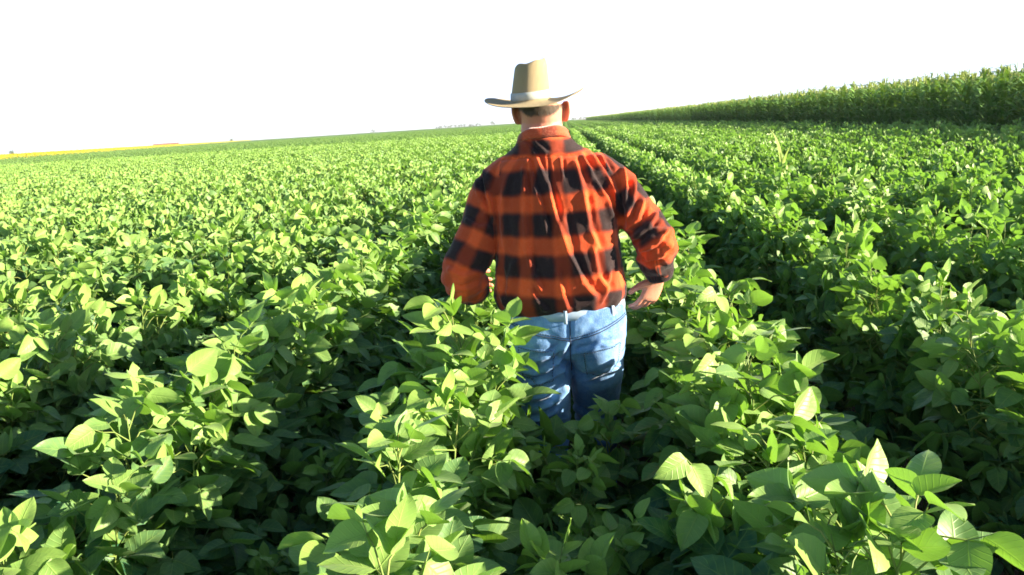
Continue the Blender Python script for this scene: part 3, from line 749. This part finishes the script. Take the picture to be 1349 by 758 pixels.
for i in range(len(co)):
    p = Vector(co[i]); n = Vector(no[i]); back = max(0, min(1, -n.y * 1.6 + .15))
    d = 0
    if back > 0: d += FOLD(p.x, p.z) * back
    q = p * 9
    d += .0045 * noise.noise(Vector((q.x * 1.6, q.y * 1.6, q.z * .55))) + .0022 * noise.noise(p * 38)
    if p.z < 1.12 and region(p) == 0: d += .0045 * (noise.noise(Vector((p.x * 22, p.y * 22, p.z * 4))) * 2) * max(0, (1.12 - p.z) / .12) * min(1, (p.z - .985) / .03)
    rg = region(p)
    if rg:
        E_ = ELL if rg == 1 else ELR
        dd = (p - E_).length
        if dd < .16: d += .0065 * (1 - dd / .16) * math.sin(p.z * 120 - p.x * 60 * (1 if rg == 1 else -1) + 4 * noise.noise(p * 10))
    # armhole seam and yoke seam: fine grooves
    if back > 0 and rg == 0:
        zs = PX(720, 206)[1] - .05 * abs(p.x + .06) ** 1.2
        d -= .0035 * math.exp(-((p.z - zs) / .004) ** 2); d += .002 * math.exp(-((p.z - zs - .012) / .008) ** 2)
    co[i] = p + n * d
shirt.vertices.foreach_set('co', co.ravel())
# cloth coordinates for the woven check
uvl = shirt.uv_layers.new(name='UVMap')
PU, PV = .110, .140
vreg = [region(Vector(c)) for c in co0]
def arm_uv(p, S_, E_, W_, sgn):
    d1, t1 = seg_d(p, S_, E_); d2, t2 = seg_d(p, E_, W_); up = (E_ - S_).length
    ax = (E_ - S_).normalized(); c = S_ + (E_ - S_) * t1; v = t1 * up
    if d2 < d1: v = up + t2 * (W_ - E_).length; c = E_ + (W_ - E_) * t2; ax = (W_ - E_).normalized()
    rad = p - c; a = math.atan2(rad.x * sgn, -rad.y) if d1 <= d2 else math.atan2(rad.x * sgn, rad.z - rad.y * .8)
    return a * .078, v
for poly in shirt.polygons:
    vs_ = poly.vertices; regs = [vreg[v] for v in vs_]; rg = max(set(regs), key=regs.count)
    us = []; pc = Vector(co0[vs_[0]])
    for v in vs_:
        p = Vector(co0[v])
        if rg == 0:
            th = math.atan2((p.x + .054) / .225, -(p.y - 2.935) / .15); u = (p.x + .050 if pc.z > 1.548 and pc.y < 2.97 else th * .205); vv = p.z - .02 * abs(p.x + .05)
            uu = (u - (-.038)) / PU; vv = (vv - 1.316) / PV if vv < 1.456 else 1 + (vv - 1.456) / .148 if vv < 1.53 else 1.5 + (vv - 1.53) / .085
        else:
            S_, E_, W_ = ((SHL, ELL, WRL), (SHR, ELR, WRR))[rg - 1]; u, v2 = arm_uv(p, S_, E_, W_, 1)
            uu = (u - (.040 if rg == 1 else -.01)) / PU; vv = -(v2 - (.175 if rg == 1 else .13)) / (PV * .92)
        us.append([uu, vv])
    if max(a[0] for a in us) - min(a[0] for a in us) > 1.5:
        for a in us:
            if a[0] < 0: a[0] += (2 * math.pi * (.205 if rg == 0 else .078)) / PU
    for li, a in zip(poly.loop_indices, us): uvl.data[li].uv = a
t = NT('plaid_flannel'); uvn = t.n('ShaderNodeUVMap'); sep = t.n('ShaderNodeSeparateXYZ')
wob = t.n('ShaderNodeMapping'); t.l(uvn.outputs[0], wob.inputs[0]); t.l(wob.outputs[0], sep.inputs[0])
wn = t.math('MULTIPLY', t.math('SUBTRACT', t.noise(14, 2, .5, t.tex()), .5), .16)
def band(c, half):
    ph = t.math('ABSOLUTE', t.math('SUBTRACT', t.math('FRACT', t.math('ADD', t.math('ADD', c, wn), .5)), .5))
    return t.ramp(ph, half - .085, half + .085, 1, 0)
bu, bv = band(sep.outputs[0], .300), band(sep.outputs[1], .275)
fz = t.noise(220, 2, .7, t.tex()); big = t.noise(5, 3, .6, t.tex())
orange = t.mix(big, C(.72, .072, .015), C(.84, .118, .024)); orange = t.mix(t.ramp(fz, .35, .75, 0, .35), orange, C(.80, .20, .09))
dark_ = t.mix(t.ramp(fz, .5, .8, 0, .5), C(.010, .011, .016), C(.055, .055, .065))
c1 = t.mix(t.math('MULTIPLY', bu, .42), orange, C(.10, .014, .010)); c1 = t.mix(t.math('MULTIPLY', bv, .78), c1, C(.085, .014, .012)); c2 = t.mix(t.math('MULTIPLY', bu, bv), c1, dark_)
tw = t.n('ShaderNodeTexWave'); tw.wave_type = 'BANDS'; tw.bands_direction = 'DIAGONAL'; tw.inputs['Scale'].default_value = 170; t.l(t.tex(), tw.inputs[0])
c2 = t.mix(t.math('MULTIPLY', tw.outputs[1], .12), c2, C(.35, .16, .12))
hb = t.math('ADD', t.math('MULTIPLY', fz, .5), t.math('ADD', t.math('MULTIPLY', tw.outputs[1], .3), t.math('MULTIPLY', t.noise(28, 4, .6, t.tex()), 1.4)))
t.pbr(c2, .9, .08, t.bump(hb, .5, .004), sheen=.22); M['plaid'] = t.m
shirt.materials.append(M['plaid']); shirt_o = link('shirt', to_local(shirt), man)
bvh_shirt = tmp_bvh(shirt)
# collar: a folded stand with a turned-down leaf
def ring_band(bm, prof, cx, cy, a0, a1, k, zf=None, thick=.003):
    """open band following an ellipse; prof: list of (ra, rb, z)"""
    grid = []
    for j in range(k + 1):
        a = a0 + (a1 - a0) * j / k; col_ = []
        for (ra, rb, z) in prof: col_.append(bm.verts.new((cx + ra * math.cos(a), cy + rb * math.sin(a), z + (zf(a, z) if zf else 0))))
        grid.append(col_)
    for j in range(k):
        for i in range(len(prof) - 1): bm.faces.new((grid[j][i], grid[j + 1][i], grid[j + 1][i + 1], grid[j][i + 1]))
bm = bmesh.new()
zf = lambda a, z: -.036 * (.5 + .5 * math.sin(a)) - .010 * math.cos(a) * -1 * .6 - .009 + (.002 * math.sin(a * 5))
ring_band(bm, [(.078, .076, 1.598), (.0775, .076, 1.625), (.078, .077, 1.645), (.081, .080, 1.649), (.084, .084, 1.644), (.088, .089, 1.630), (.093, .093, 1.616)], -.081, 2.957, math.pi * .62, math.pi * 2.38, 60, zf)
me = bpy.data.meshes.new('collar'); bm.to_mesh(me); bm.free(); smooth(me)
t = NT('collar_flannel'); fz = t.noise(220, 2, .7, t.tex()); xx = t.n('ShaderNodeSeparateXYZ'); t.l(t.tex(), xx.inputs[0])
ph = t.math('ABSOLUTE', t.math('SUBTRACT', t.math('FRACT', t.math('ADD', t.math('MULTIPLY', xx.outputs[0], 8.3), .72)), .5))
cc = t.mix(t.ramp(ph, .16, .26, .8, 0), C(.50, .075, .03), C(.12, .025, .02)); t.pbr(t.mix(t.ramp(fz, .4, .8, 0, .4), cc, C(.6, .25, .15)), .9, .1, t.bump(fz, .4, .003), sheen=.5); M['collar'] = t.m
me.materials.append(M['collar']); c_o = link('collar', to_local(me), shirt_o)
m = c_o.modifiers.new('s', 'SOLIDIFY'); m.thickness = .004
# cuffs
def cuff(wr, d, rad, mat):
    bm = bmesh.new(); d = d.normalized(); x = d.cross(Vector((0, 0, 1))).normalized(); y = x.cross(d)
    secs = [(wr - d * .045, x, y, rad + .003, rad + .002), (wr - d * .025, x, y, rad + .008, rad + .006), (wr + d * .0, x, y, rad + .006, rad + .005), (wr + d * .010, x, y, rad + .003, rad + .002), (wr + d * .008, x, y, rad - .006, rad - .006), (wr - d * .02, x, y, rad - .010, rad - .010)]
    tube(bm, secs, 26, closed=False)
    for v in bm.verts: v.co += Vector((noise.noise(v.co * 30), noise.noise(v.co * 30 + Vector((5, 0, 0))), noise.noise(v.co * 30 + Vector((0, 7, 0))))) * .006
    me = bpy.data.meshes.new('cuff'); bm.to_mesh(me); bm.free(); smooth(me); me.materials.append(mat)
    o = link('cuff', to_local(me), shirt_o); m = o.modifiers.new('s', 'SUBSURF'); m.levels = m.render_levels = 1
cuff(WRR + Vector((-.006, -.018, .016)), WRR - ELR, .050, M['plaid']); cuff(WRL + Vector((0, -.025, .0)), WRL - ELL, .042, M['collar'])

# --- jeans
bm = bmesh.new()
tube(bm, [hsec(z, cx, cy, a, b, pw, 0) for z, cx, cy, a, b, pw in (
    (1.018, -.034, 2.925, .207, .138, 2.4), (.99, -.034, 2.925, .211, .142, 2.4), (.95, -.034, 2.925, .215, .146, 2.5), (.90, -.034, 2.925, .214, .145, 2.6), (.86, -.034, 2.93, .207, .135, 2.7), (.83, -.034, 2.935, .19, .118, 2.6))], 40)
for cx in (-.126, .058):       # buttocks
    limb(bm, [(cx, 2.890, .965), (cx, 2.872, .905), (cx, 2.885, .845)], [.090, .099, .094], 24)
for h_, k_, a_ in ((HIPL, KNL, ANL), (HIPR, KNR, ANR)):
    ofs = Vector((0, -.012, 0))
    limb(bm, [h_ + ofs, h_.lerp(k_, .30) + ofs, h_.lerp(k_, .6), k_, k_.lerp(a_, .35), k_.lerp(a_, .7), a_ + Vector((0, 0, -.03))], [.108, .101, .092, .080, .079, .074, .076], 26)
jeans = remesh(bm, .0055, 5, 'jeans')
JL = []
def jf(pts, wdt, amp):
    pts = [PX(*p) for p in pts]
    for a, b in zip(pts, pts[1:]): JL.append((a, b, wdt, amp))
jf([(690, 505), (720, 498), (748, 478)], .010, .012); jf([(684, 488), (712, 486), (744, 466)], .009, .010); jf([(705, 540), (730, 530), (748, 512)], .010, .012)
jf([(770, 505), (795, 490), (820, 488)], .010, .008); jf([(752, 440), (735, 470), (742, 500)], .010, .008); jf([(690, 560), (715, 552), (735, 540)], .010, .010)
jf([(760, 460), (790, 448), (815, 450)], .009, .006); jf([(700, 470), (725, 462), (745, 448)], .009, .007); jf([(678, 520), (700, 524), (722, 518)], .009, .010)
JFOLD = foldfield(JL)
jc = PX(750, 440)
jn = [(v.co.copy(), v.normal.copy()) for v in jeans.vertices]; jout = []
for p, n in jn:
    back = max(0, min(1, -n.y * 1.6 + .1)); d = .0035 * noise.noise(p * 13) + .0015 * noise.noise(p * 45)
    if back: d += 1.5 * JFOLD(p.x, p.z) * back
    if p.z > .80 and p.y < 2.95 and p.z < 1.0: d -= .007 * math.exp(-((p.x - jc[0] + .03 * (.9 - p.z)) / .010) ** 2)
    if p.z < .60: d += .005 * math.sin(p.z * 70 + p.x * 40 + 3 * noise.noise(p * 9))
    jout.extend(p + n * d)
jeans.vertices.foreach_set('co', jout)
t = NT('denim'); n1 = t.noise(7, 4, .6, t.tex()); n2 = t.noise(240, 2, .7, t.tex()); n3 = t.noise(26, 4, .6, t.tex())
col = t.mix(t.ramp(n1, .30, .72), C(.055, .15, .38), C(.17, .36, .70)); col = t.mix(t.ramp(n3, .45, .8, 0, .4), col, C(.34, .56, .86)); col = t.mix(t.ramp(n2, .4, .8, 0, .25), col, C(.5, .6, .72))
t.pbr(col, .8, .2, t.bump(t.math('ADD', n3, t.math('MULTIPLY', n2, .4)), .5, .004), sheen=.3); M['denim'] = t.m
jeans.materials.append(M['denim']); jeans_o = link('jeans', to_local(jeans), man)
bvh_j = tmp_bvh(jeans)
t = NT('denim_stitch'); t.pbr(C(.055, .07, .11), .9, .1); M['stitch'] = t.m
t = NT('denim_pale'); t.pbr(t.mix(t.noise(60, 3, .6, t.tex()), C(.26, .40, .58), C(.50, .60, .74)), .85, .15); M['denim2'] = t.m
def on_jeans(x, z, off=0):
    loc, n, _, _ = bvh_j.ray_cast(Vector((x, 2.4, z)), Vector((0, 1, 0)))
    return (loc + n * off) if loc is not None else Vector((x, 2.85, z))
def seam(name, pix, off=.002, r_=.0016, mat=None, parent=None, dash=False):
    pts = [];
    for (a, b) in zip(pix, pix[1:]):
        n = max(2, int(math.dist(a, b) / 3))
        for i in range(n): f = i / n; pts.append(PX(a[0] + (b[0] - a[0]) * f, a[1] + (b[1] - a[1]) * f))
    pts.append(PX(*pix[-1])); P3 = [np.array(on_jeans(x, z, off)) - np.array(man.location) for x, z in pts]
    A = new_acc()
    if dash:
        for i in range(len(P3) - 1): put_tube(A, [P3[i], P3[i] + (P3[i + 1] - P3[i]) * .6], [r_, r_], 5, .5)
    else: put_tube(A, P3, [r_] * len(P3), 6, .5)
    return link(name, acc_mesh(A, name, [mat or M['stitch']]), parent or jeans_o)
seam('yoke_seam', [(668, 421), (690, 428), (715, 434), (738, 438), (750, 440), (775, 434), (800, 425), (825, 414)], .0018, .0016, dash=True)
seam('yoke_seam', [(668, 424), (690, 431), (715, 437), (738, 441), (750, 443), (775, 437), (800, 428), (825, 417)], .0018, .0016)
seam('centre_seam', [(751, 412), (751, 440), (752, 470), (753, 494)], .0018, .0018)
def patch(name, quad, off, mat, n=14, m=16):
    """cloth patch laid on the jeans; quad = four pixel corners, clockwise from top left, with a pointed lower edge"""
    (x0, y0), (x1, y1), (x2, y2), (x3, y3) = quad; V = []
    for j in range(m + 1):
        for i in range(n + 1):
            u, v = i / n, j / m; xa, ya = x0 + (x1 - x0) * u, y0 + (y1 - y0) * u; xb, yb = x3 + (x2 - x3) * u, y3 + (y2 - y3) * u + 6 * (1 - abs(2 * u - 1))
            x, z = PX(xa + (xb - xa) * v, ya + (yb - ya) * v); q = on_jeans(x, z, off); V.append(tuple(q - man.location))
    F_ = [(j * (n + 1) + i, j * (n + 1) + i + 1, (j + 1) * (n + 1) + i + 1, (j + 1) * (n + 1) + i) for j in range(m) for i in range(n)]
    o = quick(name, V, F_, mat, jeans_o, True); mo = o.modifiers.new('s', 'SOLIDIFY'); mo.thickness = .003; mo.offset = 1
    return o
pk = patch('back_pocket', [(684, 451), (731, 455), (729, 497), (690, 494)], .0008, M['denim'])
seam('pocket_stitch', [(685, 453), (730, 457)], .005, .0013, parent=pk, dash=True); seam('pocket_stitch', [(730, 458), (728, 497), (709, 502), (690, 494), (685, 455)], .005, .0013, parent=pk, dash=True)
pk = patch('back_pocket', [(768, 455), (817, 447), (812, 486), (774, 494)], .0008, M['denim'])
seam('pocket_stitch', [(769, 457), (816, 449)], .005, .0013, parent=pk, dash=True); seam('pocket_stitch', [(816, 450), (811, 486), (793, 496), (774, 493), (769, 458)], .005, .0013, parent=pk, dash=True)
bm = bmesh.new(); wz = lambda a, z: .004 * math.cos(a)
ring_band(bm, [(.204, .136, .984), (.212, .144, .985), (.213, .144, 1.004), (.211, .142, 1.022), (.203, .135, 1.023)], -.034, 2.925, 0, 2 * math.pi, 72, wz)
for v in bm.verts:
    pass
me = bpy.data.meshes.new('waistband'); bm.to_mesh(me); bm.free(); smooth(me); me.materials.append(M['denim2']); link('waistband', to_local(me), jeans_o)
for a in (-2.55, -1.57, -.72, .6, 2.5):
    c = Vector((-.034 + .216 * math.cos(a), 2.925 + .147 * math.sin(a), 1.0)); tn = Vector((-math.sin(a) * .216, math.cos(a) * .147, 0)).normalized(); nn = Vector((tn.y, -tn.x, 0)); V = []
    for z, o_ in ((.975, .0), (.982, .004), (1.0, .006), (1.020, .005), (1.028, .0)):
        for s in (-.006, .006): V.append(tuple(c + tn * s + nn * o_ + Vector((0, 0, z - 1.0)) - man.location))
    F_ = [(i * 2, i * 2 + 1, i * 2 + 3, i * 2 + 2) for i in range(4)]
    o = quick('belt_loop', V, F_, M['denim2'], jeans_o, True); mo = o.modifiers.new('s', 'SOLIDIFY'); mo.thickness = .003
# --- boots
t = NT('boot_leather'); t.pbr(t.mix(t.noise(20, 3, .6, t.tex()), C(.10, .05, .025), C(.20, .11, .06)), .6, .4); M['boot'] = t.m
t = NT('boot_sole'); t.pbr(C(.03, .025, .02), .9, .2); M['sole'] = t.m
for a_, up, d in ((ANL, .045, Vector((-.08, 1, -.55))), (ANR, 0, Vector((.03, 1, 0)))):
    bm = bmesh.new(); base = Vector((a_.x, a_.y, up)); dn = d.normalized(); z_ = Vector((0, 0, 1)) - dn * dn.z; z_.normalize()
    limb(bm, [a_ + Vector((0, 0, .10)), a_, base + z_ * .065 + dn * .02], [.052, .050, .050], 18, sub=3)
    limb(bm, [base + z_ * .045 - dn * .045, base + z_ * .055 + dn * .05, base + z_ * .045 + dn * .13, base + z_ * .035 + dn * .19], [.040, .047, .045, .036], 18, sub=3)
    me = remesh(bm, .006, 3, 'boot'); me.materials.append(M['boot']); b_o = link('boot', to_local(me), man)
    bm = bmesh.new(); s_ = dn.cross(z_)
    ol = [(-.085, .0), (-.075, .030), (-.02, .036), (.06, .042), (.13, .047), (.19, .038), (.225, .0), (.19, -.038), (.13, -.047), (.06, -.042), (-.02, -.036), (-.075, -.030)]
    lo_ = [bm.verts.new(base + dn * x + s_ * y + z_ * -.012) for x, y in ol]; hi_ = [bm.verts.new(base + dn * x + s_ * y + z_ * .014) for x, y in ol]
    bm.faces.new(lo_[::-1]); bm.faces.new(hi_)
    for i in range(12): bm.faces.new((lo_[i], lo_[(i + 1) % 12], hi_[(i + 1) % 12], hi_[i]))
    me = bpy.data.meshes.new('sole'); bm.to_mesh(me); bm.free(); me.materials.append(M['sole']); link('sole', to_local(me), b_o)
# --- straw hat
t = NT('straw'); tcv = t.tex(); tw = t.n('ShaderNodeTexWave'); tw.bands_direction = 'Z'; tw.inputs['Scale'].default_value = 95; tw.inputs['Distortion'].default_value = 1.5; t.l(tcv, tw.inputs[0])
tx = t.n('ShaderNodeTexWave'); tx.bands_direction = 'X'; tx.inputs['Scale'].default_value = 80; tx.inputs['Distortion'].default_value = 2; t.l(tcv, tx.inputs[0])
wv_ = t.math('MULTIPLY', tw.outputs[1], tx.outputs[1]); nz = t.noise(12, 4, .6, tcv)
col = t.mix(nz, C(.52, .42, .25), (.68, .57, .36, 1)); col = t.mix(t.math('MULTIPLY', wv_, .6), col, C(.30, .21, .10))
p = t.pbr(col, .7, .25, t.bump(t.math('ADD', wv_, nz), .9, .006), final=False); tr = t.n('ShaderNodeBsdfTranslucent'); t.set(tr.inputs[0], t.mix(.5, col, C(.7, .5, .2)))
mx = t.n('ShaderNodeMixShader'); mx.inputs[0].default_value = .18; t.l(p, mx.inputs[1]); t.l(tr.outputs[0], mx.inputs[2]); t.l(mx.outputs[0], t.out.inputs[0]); M['straw'] = t.m
t = NT('hat_band'); t.pbr(t.mix(t.noise(80, 2, .6, t.tex()), C(.30, .34, .34), C(.46, .48, .45)), .8, .2); M['hatband'] = t.m
HAT = Matrix.Translation((HX - .020, HY, 1.730)) @ Matrix.Rotation(R(-1.5), 4, 'Y') @ Matrix.Rotation(R(4), 4, 'X') @ Matrix.Rotation(R(-8), 4, 'Z')
def hat_surface(bm, k=96):
    rings = []
    def ring(fn): rings.append([bm.verts.new(HAT @ Vector(fn(2 * math.pi * j / k))) for j in range(k)])
    # brim from the edge inward
    for s in (1.0, .985, .93, .85, .75, .62, .48, .32, .16, .05, 0):
        def f(a, s=s):
            c, sn = math.cos(a), math.sin(a); r0x, r0y = .069, .098; r1x, r1y = .182, .190
            rx, ry = r0x + (r1x - r0x) * s, r0y + (r1y - r0y) * s
            z = .027 * (s ** 1.9) * abs(c) ** 2.6 * (1.15 if c > 0 else .92) - .010 * s * abs(sn) ** 2 + .0025 * math.sin(3 * a + 1) * s
            rx *= 1 - .05 * s * s * abs(c) ** 3
            return (rx * c - .014 * (1 - s) ** 2, ry * sn, z + (.004 * (1 - s) ** 6))
        ring(f)
    H_ = .128
    for q in (.03, .12, .25, .4, .55, .7, .82, .91, .965, 1.0):
        def f(a, q=q):
            c, sn = math.cos(a), math.sin(a); tp = 1 - .22 * q ** 1.1 - (.10 * ((q - .9) / .1) ** 2 if q > .9 else 0)
            rx, ry = .068 * tp, .097 * (tp + .06 * q + .01)
            pinch = .020 * q * q * max(0, sn) ** 1.5 * abs(c) if sn > 0 else 0
            z = .004 + H_ * q + .006 * q * c + (.003 * q ** 3) * (abs(c) ** 1.5) + .0022 * q * math.sin(5 * a)
            return (rx * c - math.copysign(pinch, c) - .014 + .012 * q, ry * sn, z)
        ring(f)
    for s in (.86, .66, .42, .2):
        def f(a, s=s):
            c, sn = math.cos(a), math.sin(a); rx, ry = .068 * .66 * s, .097 * .76 * s
            z = .004 + H_ + .008 * s ** 2 * abs(c) ** 1.5 - .022 * (1 - s ** 2) ** .8 + .006 * c * s
            return (rx * c - .002, ry * sn, z)
        ring(f)
    for a, b in zip(rings, rings[1:]):
        for j in range(k): bm.faces.new((a[j], a[(j + 1) % k], b[(j + 1) % k], b[j]))
    bm.faces.new(rings[-1])
bm = bmesh.new(); hat_surface(bm)
me = bpy.data.meshes.new('straw_hat'); bm.to_mesh(me); bm.free(); smooth(me); me.materials.append(M['straw']); hat = link('straw_hat', to_local(me), man)
m = hat.modifiers.new('s', 'SOLIDIFY'); m.thickness = .0028; m.offset = 0; m = hat.modifiers.new('b', 'SUBSURF'); m.levels = m.render_levels = 1
bm = bmesh.new(); prof = []
for q, o_ in ((.045, .0015), (.05, .0032), (.18, .0034), (.24, .0034), (.245, .0015)):
    tp = 1 - .22 * q ** 1.1; prof.append((.068 * tp + o_, .097 * (tp + .06 * q + .01) + o_, .004 + .128 * q))
ring_band(bm, prof, -.0125, 0, 0, 2 * math.pi, 96, lambda a, z: .006 * (z - .004) / .128 * math.cos(a))
bmesh.ops.transform(bm, matrix=HAT, verts=bm.verts); me = bpy.data.meshes.new('hat_band'); bm.to_mesh(me); bm.free(); smooth(me); me.materials.append(M['hatband']); link('hat_band', to_local(me), hat)
A = new_acc(); q0 = np.array(HAT @ Vector((.034, -.02, .134))) - np.array(man.location)
put_tube(A, [q0, q0 + [.004, 0, .008], q0 + [.012, 0, .013]], [.0014, .0011, .0006], 5, .5); put_tube(A, [q0, q0 + [.008, .004, .006], q0 + [.019, .004, .010]], [.0010, .0008, .0005], 5, .5)
link('loose_straw', acc_mesh(A, 'loose_straw', [M['straw']]), hat)

# ------------------------------------------------------------------ thin haze
bm = bmesh.new(); bmesh.ops.create_cube(bm, size=1); me = bpy.data.meshes.new('haze'); bm.to_mesh(me); bm.free()
hz = link('haze', me); hz.scale = (13000, 13000, 26); hz.location = (0, 0, 12)
t = NT('haze_air'); pv = t.n('ShaderNodeVolumePrincipled'); pv.inputs['Color'].default_value = C(.95, .97, 1); pv.inputs['Density'].default_value = .00022; pv.inputs['Anisotropy'].default_value = .3
t.l(pv.outputs[0], t.out.inputs[1]); me.materials.append(t.m)
tag(hz, 'thin pale haze over the fields', 'haze', kind='stuff')
